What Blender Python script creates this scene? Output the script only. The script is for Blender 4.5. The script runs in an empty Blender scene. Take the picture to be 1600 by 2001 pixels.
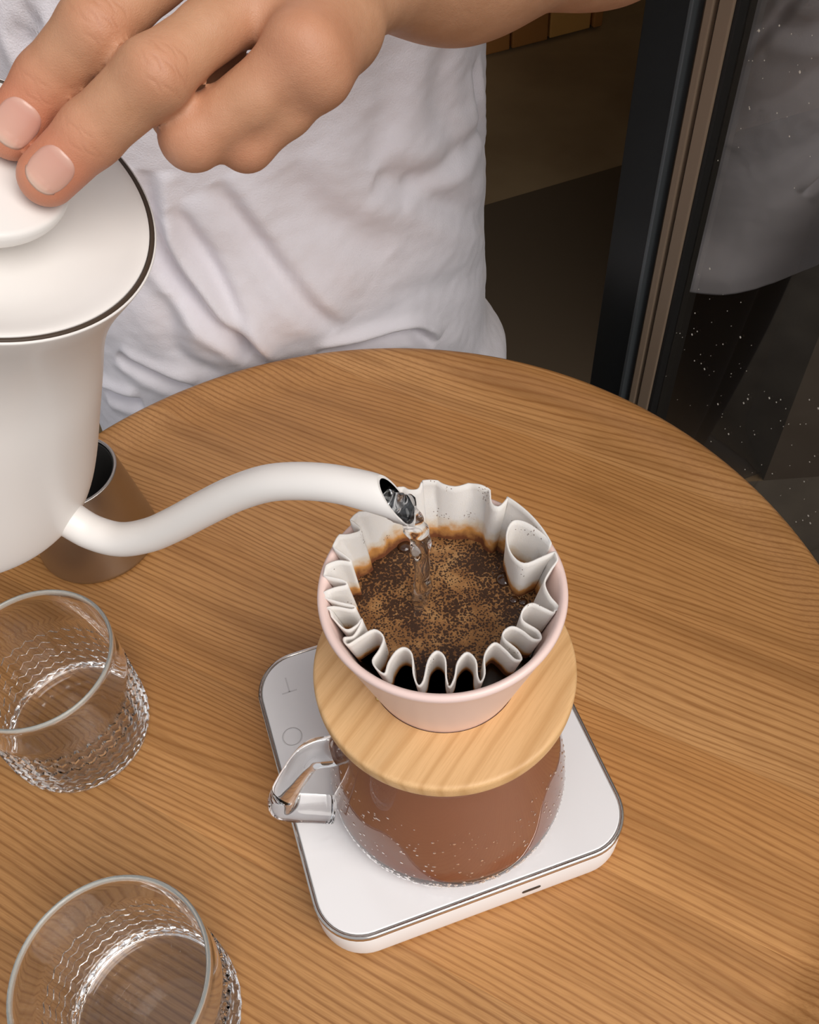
import bpy, bmesh, math, random
import numpy as np
from mathutils import Vector, Matrix, noise
from mathutils.kdtree import KDTree
random.seed(7); rng = np.random.default_rng(7)
SC = bpy.context.scene; COL = SC.collection

# ------------------------------------------------------------------ camera
CAM = np.array([0, 0, .4966]); FPX = 1850.0; PITCH = math.radians(51.5); ROLL = math.radians(-4)
_f = np.array([0, math.cos(PITCH), -math.sin(PITCH)]); _r = np.array([1., 0, 0]); _u = np.cross(_r, _f)
RT = math.cos(ROLL)*_r + math.sin(ROLL)*_u; UP = -math.sin(ROLL)*_r + math.cos(ROLL)*_u; FW = _f
cd = bpy.data.cameras.new('camera'); cam = bpy.data.objects.new('camera', cd); COL.objects.link(cam)
cd.sensor_fit = 'HORIZONTAL'; cd.sensor_width = 36; cd.lens = 36*FPX/1600; cd.clip_start = .01
cam.matrix_world = Matrix(((RT[0], UP[0], -FW[0], CAM[0]), (RT[1], UP[1], -FW[1], CAM[1]), (RT[2], UP[2], -FW[2], CAM[2]), (0, 0, 0, 1)))
SC.camera = cam
# ------------------------------------------------------------------ world and light
W = bpy.data.worlds.new('sky'); SC.world = W; W.use_nodes = True
bg = W.node_tree.nodes['Background']; bg.inputs[0].default_value = (.93, .95, 1.0, 1); bg.inputs[1].default_value = .56
sd = bpy.data.lights.new('sun', 'SUN'); sd.energy = 3.0; sd.angle = math.radians(50); sd.color = (1, .955, .91)
sun = bpy.data.objects.new('sun', sd); COL.objects.link(sun)
sun.rotation_euler = Vector((-.55, .62, -.85)).to_track_quat('-Z', 'Y').to_euler()
SC.cycles.max_bounces = 24; SC.cycles.transmission_bounces = 20; SC.cycles.glossy_bounces = 8
vs = SC.view_settings; vs.view_transform = 'Standard'; vs.look = 'None'; vs.gamma = 1; vs.use_curve_mapping = False; vs.exposure = 0.08

# ------------------------------------------------------------------ helpers
def ray(px, py): return FW + (px-800)/FPX*RT - (py-1000.5)/FPX*UP
def at(px, py, depth): return CAM + ray(px, py)*depth
def atz(px, py, z):
    d = ray(px, py); return CAM + d*((z-CAM[2])/d[2])
def pix(P):
    d = np.asarray(P)-CAM; z = d@FW
    return np.stack([800+FPX*(d@RT)/z, 1000.5-FPX*(d@UP)/z], -1)

def mesh(name, verts, faces, mat=None, parent=None, smooth=True, label=None, matrix=None):
    me = bpy.data.meshes.new(name); me.from_pydata([tuple(map(float, v)) for v in verts], [], [tuple(map(int, f)) for f in faces]); me.update()
    return link(name, me, mat, parent, smooth, label, matrix)
def link(name, me, mat=None, parent=None, smooth=True, label=None, matrix=None):
    o = bpy.data.objects.new(name, me); COL.objects.link(o)
    if mat: me.materials.append(mat)
    if smooth: me.polygons.foreach_set('use_smooth', [True]*len(me.polygons))
    if parent: o.parent = parent
    if label: o['label'] = label
    if matrix is not None: o.matrix_world = matrix
    return o
def bm_obj(name, bm, mat=None, parent=None, smooth=False, label=None):
    bmesh.ops.recalc_face_normals(bm, faces=bm.faces)
    me = bpy.data.meshes.new(name); bm.to_mesh(me); bm.free()
    return link(name, me, mat, parent, smooth, label)
def tag(o, label, cat, group=None):
    o['label'] = label; o['category'] = cat
    if group: o['group'] = group
    return o
def thing(name, label, cat, loc=(0, 0, 0), group=None):
    o = bpy.data.objects.new(name, None); COL.objects.link(o); o.location = loc; o.empty_display_size = .02
    return tag(o, label, cat, group)
def struct(o): o['kind'] = 'structure'; return o
def sharp(o, deg=40):
    me = o.data; bm = bmesh.new(); bm.from_mesh(me)
    for e in bm.edges:
        if len(e.link_faces) == 2 and e.calc_face_angle(0) > math.radians(deg): e.smooth = False
    bm.to_mesh(me); bm.free(); return o
def boxbm(bm, c, s, rot=None):
    r = bmesh.ops.create_cube(bm, size=1); M_ = Matrix.Translation(c) @ (rot or Matrix()) @ Matrix.Diagonal((*s, 1))
    bmesh.ops.transform(bm, matrix=M_, verts=r['verts']); return r['verts']
def box(name, c, s, mat, parent=None, bev=.002, rot=None, label=None):
    bm = bmesh.new(); boxbm(bm, c, s, rot)
    if bev: bmesh.ops.bevel(bm, geom=bm.edges[:], offset=bev, segments=2, affect='EDGES', profile=.7)
    return bm_obj(name, bm, mat, parent, False, label)
def lathe(prof, segs=96, close=False):
    """prof: list of (r,z); returns verts, faces about z"""
    V, F = [], []; n = len(prof)
    for r, z in prof:
        for k in range(segs):
            a = 2*math.pi*k/segs; V.append((r*math.cos(a), r*math.sin(a), z))
    m = n if close else n-1
    for i in range(m):
        j = (i+1) % n
        for k in range(segs):
            k2 = (k+1) % segs; F.append((i*segs+k, i*segs+k2, j*segs+k2, j*segs+k))
    if not close:
        if prof[0][0] > 1e-6: F.append(tuple(range(segs-1, -1, -1)))
        if prof[-1][0] > 1e-6: F.append(tuple((n-1)*segs+k for k in range(segs)))
    return V, F
def rounded(pts, rad, seg=5):
    """round the inner corners of an open polyline of (r,z)"""
    out = [pts[0]]
    for i in range(1, len(pts)-1):
        p, a, b = (np.array(q, float) for q in (pts[i], pts[i-1], pts[i+1]))
        ra = rad[i] if isinstance(rad, (list, tuple)) else rad
        u = a-p; v = b-p; lu = np.linalg.norm(u); lv = np.linalg.norm(v); t = min(ra, lu*.49, lv*.49)
        p0 = p+u/lu*t; p1 = p+v/lv*t
        for s in np.linspace(0, 1, seg+1): out.append(tuple((1-s)**2*p0+2*s*(1-s)*p+s*s*p1))
    return out+[pts[-1]]
def catmull(P, n=8, closed=False):
    P = np.asarray(P, float); N = len(P); out = []
    R = range(N) if closed else range(N-1)
    for i in R:
        g = (lambda k: P[k % N]) if closed else (lambda k: P[min(max(k, 0), N-1)])
        p0, p1, p2, p3 = g(i-1), g(i), g(i+1), g(i+2)
        for t in np.arange(n)/n:
            out.append(.5*(2*p1+(p2-p0)*t+(2*p0-5*p1+4*p2-p3)*t*t+(3*p1-p0-3*p2+p3)*t**3))
    if not closed: out.append(P[-1])
    return np.array(out)
def tube(path, rad, segs=20, caps=True, squash=None, ref=None):
    path = np.asarray(path, float); n = len(path); V, F = [], []
    T = np.gradient(path, axis=0); T /= np.linalg.norm(T, axis=1)[:, None]
    r0 = np.array(ref if ref is not None else (0, 0, 1.)); a = r0-(r0@T[0])*T[0]
    if np.linalg.norm(a) < 1e-3: a = np.cross(T[0], (1, 0, 0))
    a /= np.linalg.norm(a)
    for i in range(n):
        a = a-(a@T[i])*T[i]; a /= np.linalg.norm(a); b = np.cross(T[i], a)
        r = rad[i] if hasattr(rad, '__len__') else rad; sq = squash if squash else 1
        for k in range(segs):
            t = 2*math.pi*k/segs; V.append(path[i]+r*(sq*math.cos(t)*a+math.sin(t)*b))
    for i in range(n-1):
        for k in range(segs):
            k2 = (k+1) % segs; F.append((i*segs+k, i*segs+k2, (i+1)*segs+k2, (i+1)*segs+k))
    if caps: F.append(tuple(range(segs-1, -1, -1))); F.append(tuple((n-1)*segs+k for k in range(segs)))
    return V, F
def rrect(w, d, r, n=10):
    out = []
    for cx, cy, a0 in ((w/2-r, d/2-r, 0), (-w/2+r, d/2-r, 90), (-w/2+r, -d/2+r, 180), (w/2-r, -d/2+r, 270)):
        for k in range(n+1):
            a = math.radians(a0+90*k/n); out.append((cx+r*math.cos(a), cy+r*math.sin(a)))
    return out
def loft(rings, cap0=True, cap1=True):
    V = [v for rg in rings for v in rg]; n = len(rings[0]); F = []
    for i in range(len(rings)-1):
        for k in range(n):
            k2 = (k+1) % n; F.append((i*n+k, i*n+k2, (i+1)*n+k2, (i+1)*n+k))
    if cap0: F.append(tuple(range(n-1, -1, -1)))
    if cap1: F.append(tuple((len(rings)-1)*n+k for k in range(n)))
    return V, F
def join(*vf):
    V, F = [], []
    for v, f in vf:
        o = len(V); V += list(v); F += [tuple(i+o for i in q) for q in f]
    return V, F

# ------------------------------------------------------------------ materials
class NT:
    def __init__(s, name):
        s.m = bpy.data.materials.new(name); s.m.use_nodes = True; s.t = s.m.node_tree; s.p = s.t.nodes['Principled BSDF']
    def n(s, typ, **kw):
        nd = s.t.nodes.new(typ)
        for k, v in kw.items():
            if k[0] == 'i' and k[1:].isdigit(): nd.inputs[int(k[1:])].default_value = v
            elif k in nd.inputs: nd.inputs[k].default_value = v
            else: setattr(nd, k, v)
        return nd
    def l(s, a, b): s.t.links.new(a, b)
    def ramp(s, fac, stops):
        r = s.n('ShaderNodeValToRGB'); e = r.color_ramp.elements
        while len(e) < len(stops): e.new(.5)
        for q, (p, c) in zip(e, stops): q.position = p; q.color = (*c, 1)
        s.l(fac, r.inputs[0]); return r.outputs[0]
    def math(s, op, a, b=0, c=0):
        m = s.n('ShaderNodeMath', operation=op)
        for i, x in enumerate((a, b, c)):
            if hasattr(x, 'links'): s.l(x, m.inputs[i])
            else: m.inputs[i].default_value = x
        return m.outputs[0]
    def mix(s, fac, a, b, mode='MIX'):
        m = s.n('ShaderNodeMix', data_type='RGBA', blend_type=mode)
        for i, x in ((0, fac), (6, a), (7, b)):
            if hasattr(x, 'links'): s.l(x, m.inputs[i])
            else: m.inputs[i].default_value = x if i == 0 else (*x, 1)
        return m.outputs[2]
    def bump(s, h, strength=.3, dist=.001):
        b = s.n('ShaderNodeBump', Strength=strength, Distance=dist); s.l(h, b.inputs['Height']); s.l(b.outputs[0], s.p.inputs['Normal'])
    def obj(s, scale=(1, 1, 1), rot=(0, 0, 0), loc=(0, 0, 0)):
        tc = s.n('ShaderNodeTexCoord'); mp = s.n('ShaderNodeMapping'); mp.inputs[1].default_value = loc; mp.inputs[2].default_value = rot; mp.inputs[3].default_value = scale
        s.l(tc.outputs['Object'], mp.inputs[0]); return mp.outputs[0]
    def noise(s, vec, scale, detail=3, rough=.5, dist=0):
        q = s.n('ShaderNodeTexNoise', Scale=scale, Detail=detail, Roughness=rough, Distortion=dist)
        if vec is not None: s.l(vec, q.inputs['Vector'])
        return q.outputs[0]
def mat(name, base, rough=.5, metal=0, trans=0, ior=1.45, sss=0, coat=0, spec=None):
    a = NT(name); p = a.p
    p.inputs['Base Color'].default_value = (*base, 1); p.inputs['Roughness'].default_value = rough; p.inputs['Metallic'].default_value = metal
    p.inputs['Transmission Weight'].default_value = trans; p.inputs['IOR'].default_value = ior; p.inputs['Coat Weight'].default_value = coat
    if spec is not None: p.inputs['Specular IOR Level'].default_value = spec
    if sss:
        p.inputs['Subsurface Weight'].default_value = sss; p.inputs['Subsurface Radius'].default_value = (1, .4, .22); p.inputs['Subsurface Scale'].default_value = .006
    return a
def wood(name, dark, mid, light, period, grain_rot, boards=False, rough=.42, warp=.012):
    a = NT(name); v = a.obj(rot=(0, 0, grain_rot))
    if boards:
        oi = a.n('ShaderNodeObjectInfo'); cmb = a.n('ShaderNodeCombineXYZ')
        for i in range(3): a.l(a.math('MULTIPLY', oi.outputs['Random'], (3.1, 7.7, 5.3)[i]), cmb.inputs[i])
        ad = a.n('ShaderNodeVectorMath', operation='ADD'); a.l(v, ad.inputs[0]); a.l(cmb.outputs[0], ad.inputs[1]); v = ad.outputs[0]
    sx = a.n('ShaderNodeSeparateXYZ'); a.l(v, sx.inputs[0])
    st = a.n('ShaderNodeVectorMath', operation='MULTIPLY'); a.l(v, st.inputs[0]); st.inputs[1].default_value = (2.2, 9, 9)
    big = a.noise(st.outputs[0], 1.0, 2)
    st2 = a.n('ShaderNodeVectorMath', operation='MULTIPLY'); a.l(v, st2.inputs[0]); st2.inputs[1].default_value = (14, 160, 160)
    fine = a.noise(st2.outputs[0], 1.0, 3, .6)
    # ring coordinate
    y = a.math('ADD', sx.outputs[1], a.math('MULTIPLY', a.math('SUBTRACT', big, .5), warp*14))
    y = a.math('ADD', y, a.math('MULTIPLY', a.math('SUBTRACT', fine, .5), .0022))
    ph = a.math('FRACT', a.math('MULTIPLY', y, a.math('MULTIPLY', 1/period, a.math('ADD', .8, a.math('MULTIPLY', oi.outputs['Random'], .5))) if boards else 1/period))
    ln = a.ramp(ph, [(0, (1, 1, 1)), (.12, (.75, .75, .75)), (.26, (.12, .12, .12)), (.55, (0, 0, 0)), (.85, (.15, .15, .15)), (1, (1, 1, 1))])
    st3 = a.n('ShaderNodeVectorMath', operation='MULTIPLY'); a.l(v, st3.inputs[0]); st3.inputs[1].default_value = (60, 1500, 1500)
    pore = a.noise(st3.outputs[0], 1.0, 2, .6)
    st4 = a.n('ShaderNodeVectorMath', operation='MULTIPLY'); a.l(v, st4.inputs[0]); st4.inputs[1].default_value = (3, 55, 55)
    streak = a.noise(st4.outputs[0], 1.0, 3, .55)
    tone = a.mix(a.ramp(streak, [(.50, (0, 0, 0)), (.72, (.8, .8, .8))]), a.ramp(big, [(.3, mid), (.7, light)]), [q*.72 for q in mid])
    c = a.mix(a.math('MULTIPLY', ln, a.math('ADD', .35, a.math('MULTIPLY', fine, .6))), tone, dark)
    c = a.mix(a.math('MULTIPLY', a.ramp(pore, [(.42, (0, 0, 0)), (.75, (1, 1, 1))]), .38), c, dark)
    if boards:
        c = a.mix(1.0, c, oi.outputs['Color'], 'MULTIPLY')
    a.l(c, a.p.inputs['Base Color']); a.p.inputs['Roughness'].default_value = rough
    a.bump(a.math('ADD', a.math('MULTIPLY', pore, .6), a.math('MULTIPLY', ln, -.5)), .12, .0006)
    return a.m

GRAIN = math.radians(180-149)
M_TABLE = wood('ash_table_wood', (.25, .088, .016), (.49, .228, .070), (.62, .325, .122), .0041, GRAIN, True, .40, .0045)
M_COLLAR = wood('pale_oak', (.50, .27, .10), (.70, .43, .20), (.78, .53, .28), .0095, math.radians(-52), False, .5, .006)
M_BENCH = mat('orange_wood', (.75, .36, .09), .6).m; M_BENCH2 = mat('brown_wood', (.48, .19, .045), .6).m
M_WHITE_PLASTIC = mat('white_plastic', (.80, .77, .75), .42).m
M_WHITE_GLASS = mat('white_glass_plate', (.82, .80, .80), .12, coat=.3).m
M_ICON = mat('grey_print', (.62, .60, .60), .3).m
M_CHROME = mat('polished_edge', (.62, .58, .54), .16, metal=1).m
M_BLACK = mat('black_plastic', (.02, .018, .016), .4).m
M_GLASS = mat('clear_glass', (1, 1, 1), .0, trans=1, ior=1.46).m
M_THIN = mat('thin_clear_glass', (1, 1, 1), .0, trans=1, ior=1.36).m
M_RIM = mat('polished_glass_rim', (.86, .90, .86), .22, trans=.75, ior=1.45).m
M_WATER = mat('water', (1, 1, 1), .0, trans=1, ior=1.33).m
M_PINK = mat('pink_ceramic', (.80, .60, .545), .36, coat=.15).m
M_STEEL_IN = mat('dark_steel_bore', (.10, .10, .10), .22, metal=1).m
M_GASKET = mat('brown_rubber', (.055, .035, .022), .5).m
M_TROUSERS = mat('dark_trousers', (.014, .014, .016), .85).m
M_SHOE = mat('black_shoe', (.01, .01, .01), .5).m
M_HAIR = mat('dark_hair', (.02, .013, .01), .6).m

a = mat('kettle_white', (.80, .762, .725), .38, coat=.12); M_KETTLE = a.m
a = mat('brushed_steel', (.46, .43, .40), .34, metal=1); a.p.inputs['Anisotropic'].default_value = .7; v = a.obj((30, 30, 900)); a.bump(a.noise(v, 1, 2), .12, .0003); M_STEEL = a.m
a = mat('filter_paper', (.70, .66, .62), .85); a.p.inputs['Transmission Weight'].default_value = 0
a.p.inputs['Subsurface Weight'].default_value = .25; a.p.inputs['Subsurface Radius'].default_value = (1, .8, .6); a.p.inputs['Subsurface Scale'].default_value = .002
at_ = a.n('ShaderNodeAttribute', attribute_name='wet'); v = a.obj()
nz = a.noise(v, 220, 3); wet = a.math('ADD', at_.outputs['Fac'], a.math('MULTIPLY', a.math('SUBTRACT', nz, .5), .55))
cc = a.ramp(wet, [(.28, (.72, .68, .64)), (.50, (.66, .55, .43)), (.68, (.56, .26, .07)), (.92, (.15, .045, .012))])
sp = a.n('ShaderNodeTexVoronoi', Scale=900); a.l(v, sp.inputs['Vector'])
spm = a.math('MULTIPLY', a.math('LESS_THAN', sp.outputs['Distance'], .24), a.math('GREATER_THAN', a.noise(v, 90, 1), .66))
cc = a.mix(a.math('MULTIPLY', spm, .85), cc, (.10, .04, .015)); a.l(cc, a.p.inputs['Base Color']); a.bump(a.noise(v, 1800, 2), .25, .0004); M_PAPER = a.m
# foam and grounds
a = mat('coffee_foam', (.2, .1, .04), .45); v = a.obj()
n1 = a.noise(v, 55, 3, .55); wv = a.n('ShaderNodeVectorMath', operation='ADD'); a.l(v, wv.inputs[0])
nv = a.n('ShaderNodeTexNoise', Scale=300, Detail=2); a.l(v, nv.inputs['Vector']); scn = a.n('ShaderNodeVectorMath', operation='SCALE'); scn.inputs['Scale'].default_value = .0012
a.l(nv.outputs['Color'], scn.inputs[0]); a.l(scn.outputs[0], wv.inputs[1])
v1 = a.n('ShaderNodeTexVoronoi', Scale=980); a.l(wv.outputs[0], v1.inputs['Vector'])
v2 = a.n('ShaderNodeTexVoronoi', Scale=1500); a.l(wv.outputs[0], v2.inputs['Vector'])
dens = a.math('ADD', .33, a.math('MULTIPLY', a.ramp(n1, [(.34, (0, 0, 0)), (.62, (1, 1, 1))]), .40))
g1 = a.math('LESS_THAN', v1.outputs['Distance'], dens); g2 = a.math('LESS_THAN', v2.outputs['Distance'], a.math('MULTIPLY', dens, .8))
foam = a.ramp(a.noise(v, 120, 3), [(.3, (.16, .066, .018)), (.55, (.28, .135, .046)), (.8, (.44, .26, .11))])
c1 = a.mix(a.math('MULTIPLY', g2, .75), foam, (.12, .045, .013)); c1 = a.mix(a.math('MULTIPLY', g1, .95), c1, (.030, .011, .004))
a.l(c1, a.p.inputs['Base Color']); a.bump(a.math('SUBTRACT', 1, a.math('MULTIPLY', a.math('ADD', g1, g2), .5)), .35, .0008); M_FOAM = a.m
M_POOL = mat('black_coffee', (.008, .003, .001), .06).m
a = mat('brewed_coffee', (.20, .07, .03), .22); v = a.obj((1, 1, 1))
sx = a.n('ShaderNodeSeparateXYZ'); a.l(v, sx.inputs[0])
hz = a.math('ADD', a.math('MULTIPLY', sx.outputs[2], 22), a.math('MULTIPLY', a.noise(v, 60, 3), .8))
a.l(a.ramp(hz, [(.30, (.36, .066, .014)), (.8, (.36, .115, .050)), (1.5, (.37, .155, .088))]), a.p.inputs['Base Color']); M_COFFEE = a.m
# cloth
a = mat('white_cotton', (.86, .83, .875), .9); v = a.obj(); a.p.inputs['Sheen Weight'].default_value = .15
a.bump(a.math('ADD', a.noise(v, 900, 2), a.math('MULTIPLY', a.noise(v, 45, 3), 2.2)), .30, .0012); M_SHIRT = a.m
# skin
a = mat('skin', (.60, .33, .21), .50, sss=.12); v = a.obj()
rd = a.n('ShaderNodeAttribute', attribute_name='redness')
t = a.ramp(a.noise(v, 55, 4, .6), [(.3, (.455, .228, .122)), (.7, (.55, .295, .170))])
t = a.mix(rd.outputs['Fac'], t, (.56, .185, .105)); cr = a.n('ShaderNodeAttribute', attribute_name='crease')
t = a.mix(a.math('MULTIPLY', cr.outputs['Fac'], .34), t, (.36, .14, .07)); a.l(t, a.p.inputs['Base Color'])
vo = a.n('ShaderNodeTexVoronoi', Scale=1300, feature='DISTANCE_TO_EDGE'); a.l(v, vo.inputs['Vector'])
a.bump(a.math('ADD', a.math('MULTIPLY', vo.outputs['Distance'], .8), a.noise(v, 500, 3)), .22, .0006); M_SKIN = a.m
a = mat('fingernail', (.62, .33, .25), .28, sss=.1, coat=.2); tp = a.n('ShaderNodeAttribute', attribute_name='tip')
a.l(a.ramp(tp.outputs['Fac'], [(0, (.63, .37, .29)), (.22, (.60, .30, .23)), (.80, (.62, .34, .26)), (.93, (.68, .44, .34)), (1, (.72, .52, .41))]), a.p.inputs['Base Color']); M_NAIL = a.m
# door and room
M_DOORBLACK = mat('black_door_frame', (.012, .015, .017), .35).m
M_ALU = mat('grey_blue_edge', (.16, .18, .19), .35, metal=.6).m
M_TAN = mat('tan_weather_strip', (.30, .215, .145), .55).m
M_BROWNSTRIP = mat('brown_strip', (.075, .05, .032), .5).m
M_SEAL = mat('black_rubber_seal', (.01, .009, .008), .6).m
M_PANE = mat('tinted_glass', (.60, .53, .45), .0, trans=1, ior=2.5).m
M_DUST = mat('dust', (.75, .68, .58), .8).m
a = mat('dark_floor', (.05, .03, .014), .55); v = a.obj(); a.l(a.ramp(a.noise(v, 2.5, 4), [(.3, (.10, .066, .034)), (.7, (.19, .14, .08))]), a.p.inputs['Base Color']); M_FLOOR = a.m
a = mat('pavement', (.2, .18, .16), .8); v = a.obj(); a.l(a.ramp(a.noise(v, 12, 5), [(.3, (.05, .043, .036)), (.7, (.085, .075, .062))]), a.p.inputs['Base Color']); M_PAVE = a.m
M_WALL = mat('dark_wall', (.045, .032, .022), .8).m

# ------------------------------------------------------------------ setting
FZ = -.74
def slab(name, x0, x1, y0, y1, z0, z1, m): return struct(box(name, ((x0+x1)/2, (y0+y1)/2, (z0+z1)/2), (x1-x0, y1-y0, z1-z0), m, None, 0))
slab('pavement', -5, 5, -5, 1.0, FZ-.1, FZ, M_PAVE)['label'] = 'grey pavement under the table'
slab('floor', -3, 3, 1.0, 5, FZ-.1, FZ, M_FLOOR)
slab('wall_back', -3, 3, 5, 5.1, FZ, 2.0, M_WALL)
slab('wall_left', -3.1, -3, 1.0, 5, FZ, 2.0, M_WALL)
slab('wall_right', 3, 3.1, 1.0, 5, FZ, 2.0, M_WALL)
slab('ceiling', -3.1, 3.1, 1.0, 5.1, 2.0, 2.1, M_WALL)
def wall_front():
    bm = bmesh.new(); boxbm(bm, (-2.05, 1.06, .63), (2.1, .12, 2.74)); boxbm(bm, (1.85, 1.06, .63), (2.5, .12, 2.74)); boxbm(bm, (-.2, 1.06, 1.7), (1.6, .12, .6))
    return struct(bm_obj('wall_front', bm, M_WALL))
wall_front()
# open glass door: the stile stands behind the table, the leaf swings towards the viewer
DP = Vector((.2285, .664, 0)); dn = Vector((.902, .432, 0)).normalized(); dd = Vector((.432, -.902, 0)).normalized()
def door():
    e = struct(bpy.data.objects.new('door_1', None)); COL.objects.link(e); e.location = (DP.x, DP.y, FZ)
    e['label'] = 'open glass door with black stile and tan weather strips behind the table'
    e.rotation_euler = (0, 0, math.atan2(dd.y, dd.x))     # local x runs along the leaf, y is its far face
    H = 2.15
    def post(name, x0, x1, y0, y1, m): return box(name, ((x0+x1)/2, (y0+y1)/2, H/2), (x1-x0, y1-y0, H), m, e, .0008)
    post('stile', -.060, -.0125, -.004, .040, M_DOORBLACK)
    post('edge_strip', -.0125, -.0085, -.006, .03, M_ALU)
    post('groove', -.0085, -.001, .004, .03, M_BROWNSTRIP)
    post('weather_strip', -.001, .006, -.002, .03, M_TAN)
    post('rubber_seal', .006, .0105, .003, .03, M_SEAL)
    post('weather_strip', .0105, .0235, -.001, .03, M_TAN)
    post('rubber_seal', .0235, .0275, .001, .03, M_SEAL)
    post('stile', .72, .78, -.004, .036, M_DOORBLACK)
    box('rail', (.36, .016, .05), (.70, .04, .1), M_DOORBLACK, e, .001)
    box('rail', (.36, .016, H-.04), (.70, .04, .08), M_DOORBLACK, e, .001)
    pane = box('pane', (.374, .012, H/2), (.693, .006, H-.18), M_PANE, e, 0)
    V, F = [], []
    for k in range(2200):                                   # dust specks stuck on the pane
        x = random.uniform(.03, .70); z = random.uniform(.45, 1.5); s = random.choice((.0003, .0004, .0005, .0007, .0011))
        if noise.noise((x*9, z*7, 3)) < -.1: continue
        o = len(V); V += [(x-s, .0088, z), (x+s*.3, .0088, z-s), (x+s, .0088, z+s*.4), (x-s*.2, .0088, z+s*1.3), (x, .0083, z)]
        F += [(o, o+1, o+4), (o+1, o+2, o+4), (o+2, o+3, o+4), (o+3, o, o+4)]
    d = mesh('dust', V, F, M_DUST, e, False); d['kind'] = 'stuff'
door()
def bench():
    t = thing('wooden_bench', 'orange-brown wooden bench front on the dark floor beyond the doorway', 'bench', (.474, 2.615, FZ)); t.rotation_euler = (0, 0, math.radians(20))
    for x, w, m in ((-.36, .15, M_BENCH2), (-.205, .15, M_BENCH2), (-.07, .11, M_BENCH2), (.055, .128, M_BENCH), (.14, .03, M_BENCH2)): box('plank', (x, -.004 if m is M_BENCH2 else 0, .21), (w-.004, .03, .42), m, t, .003)
    box('seat_board', (-.14, .2, .435), (.62, .44, .03), M_BENCH, t, .004)
    for x in (-.42, .14): box('side_panel', (x, .2, .21), (.03, .36, .42), M_BENCH2, t, .003)
bench()
m_ = box('floor_shade_sheet', (0, 0, .003), (1.5, .90, .006), mat('dark_sheet', (.040, .026, .013), .9).m, None, .002); m_.location = (.604, 1.497, FZ); m_.rotation_euler = (0, 0, math.radians(20)); tag(m_, 'added dark brown sheet standing for the dim floor just inside the doorway', 'mat')  # added sheet, darkens the floor where doorway light falls too brightly

def ceiling_lamp():
    t = thing('ceiling_lamp', 'warm pendant lamp hanging over the bench inside the doorway', 'lamp', (.75, 2.75, 1.55))
    V, F = lathe([(.02, .16), (.06, .14), (.14, .0), (.138, .0), (.058, .136), (.02, .155)], 48, True); mesh('shade', V, F, M_BLACK, t)
    V, F = lathe([(.004, .16), (.004, .45)], 12); mesh('cord', V, F, M_BLACK, t)
    bm = bmesh.new(); bmesh.ops.create_uvsphere(bm, u_segments=20, v_segments=12, radius=.035); bmesh.ops.translate(bm, vec=(0, 0, .05), verts=bm.verts)
    e = mat('lit_bulb', (1, .8, .5), .5); e.p.inputs['Emission Color'].default_value = (1, .72, .42, 1); e.p.inputs['Emission Strength'].default_value = 6; bm_obj('bulb', bm, e.m, t, True)
    ld = bpy.data.lights.new('lamp_light', 'POINT'); ld.energy = 16; ld.color = (1, .70, .40); ld.shadow_soft_size = .06
    lo = bpy.data.objects.new('lamp_light', ld); COL.objects.link(lo); lo.parent = t; lo.location = (0, 0, -.01)
ceiling_lamp()

# ------------------------------------------------------------------ table
TC = Vector((-.031, .265, 0)); TR = .2895
def table():
    t = thing('round_table', 'round ash wood cafe table with a raised rounded rim', 'table', (TC.x, TC.y, FZ))
    R = TR
    prof = [(0.0001, 0)]+[(x, 0) for x in np.linspace(.02, .252, 14)]
    prof += [(.258, .0003), (.263, .0012), (.268, .0028), (.273, .0048), (.278, .0066), (.2825, .0076), (.286, .0074), (.2885, .0058), (R, .003), (R, -.004), (.287, -.012), (.280, -.018), (.26, -.021), (.0001, -.021)]
    V, F = lathe(prof, 256)
    base = bmesh.new(); vs_ = [base.verts.new((x, y, z-FZ)) for x, y, z in V]
    for f in F:
        try: base.faces.new([vs_[i] for i in f])
        except ValueError: pass
    bmesh.ops.remove_doubles(base, verts=base.verts, dist=2e-4)
    g = math.radians(149); nrm = Vector((-math.sin(g), math.cos(g), 0))
    cuts = [-.30, -.225, -.13, -.05, .035, .115, .20, .30]
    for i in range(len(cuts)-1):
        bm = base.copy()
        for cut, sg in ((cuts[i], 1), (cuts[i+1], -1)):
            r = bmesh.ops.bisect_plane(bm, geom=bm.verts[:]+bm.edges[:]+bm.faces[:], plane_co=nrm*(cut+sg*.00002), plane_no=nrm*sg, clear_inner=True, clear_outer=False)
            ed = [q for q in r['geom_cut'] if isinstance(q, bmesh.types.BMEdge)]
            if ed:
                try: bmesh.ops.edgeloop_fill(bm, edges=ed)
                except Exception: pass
        o = bm_obj('board', bm, M_TABLE, t, True); sharp(o, 50); q = (1, .97, 1.0, 1.02, .96, .78, .68)[i]; o.color = (q, q*(.985 if i % 2 else 1), q*(.95 if i % 2 else 1), 1)  # lower-left boards darker: own board tone plus weaker light put into the colour
    base.free()
    V, F = lathe(rounded([(.0001, .0), (.24, 0), (.24, .012), (.05, .03), (.034, .06), (.034, .716), (.09, .719), (.0001, .719)], .008), 64)
    mesh('pedestal', V, F, M_BLACK, t)
table()

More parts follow.
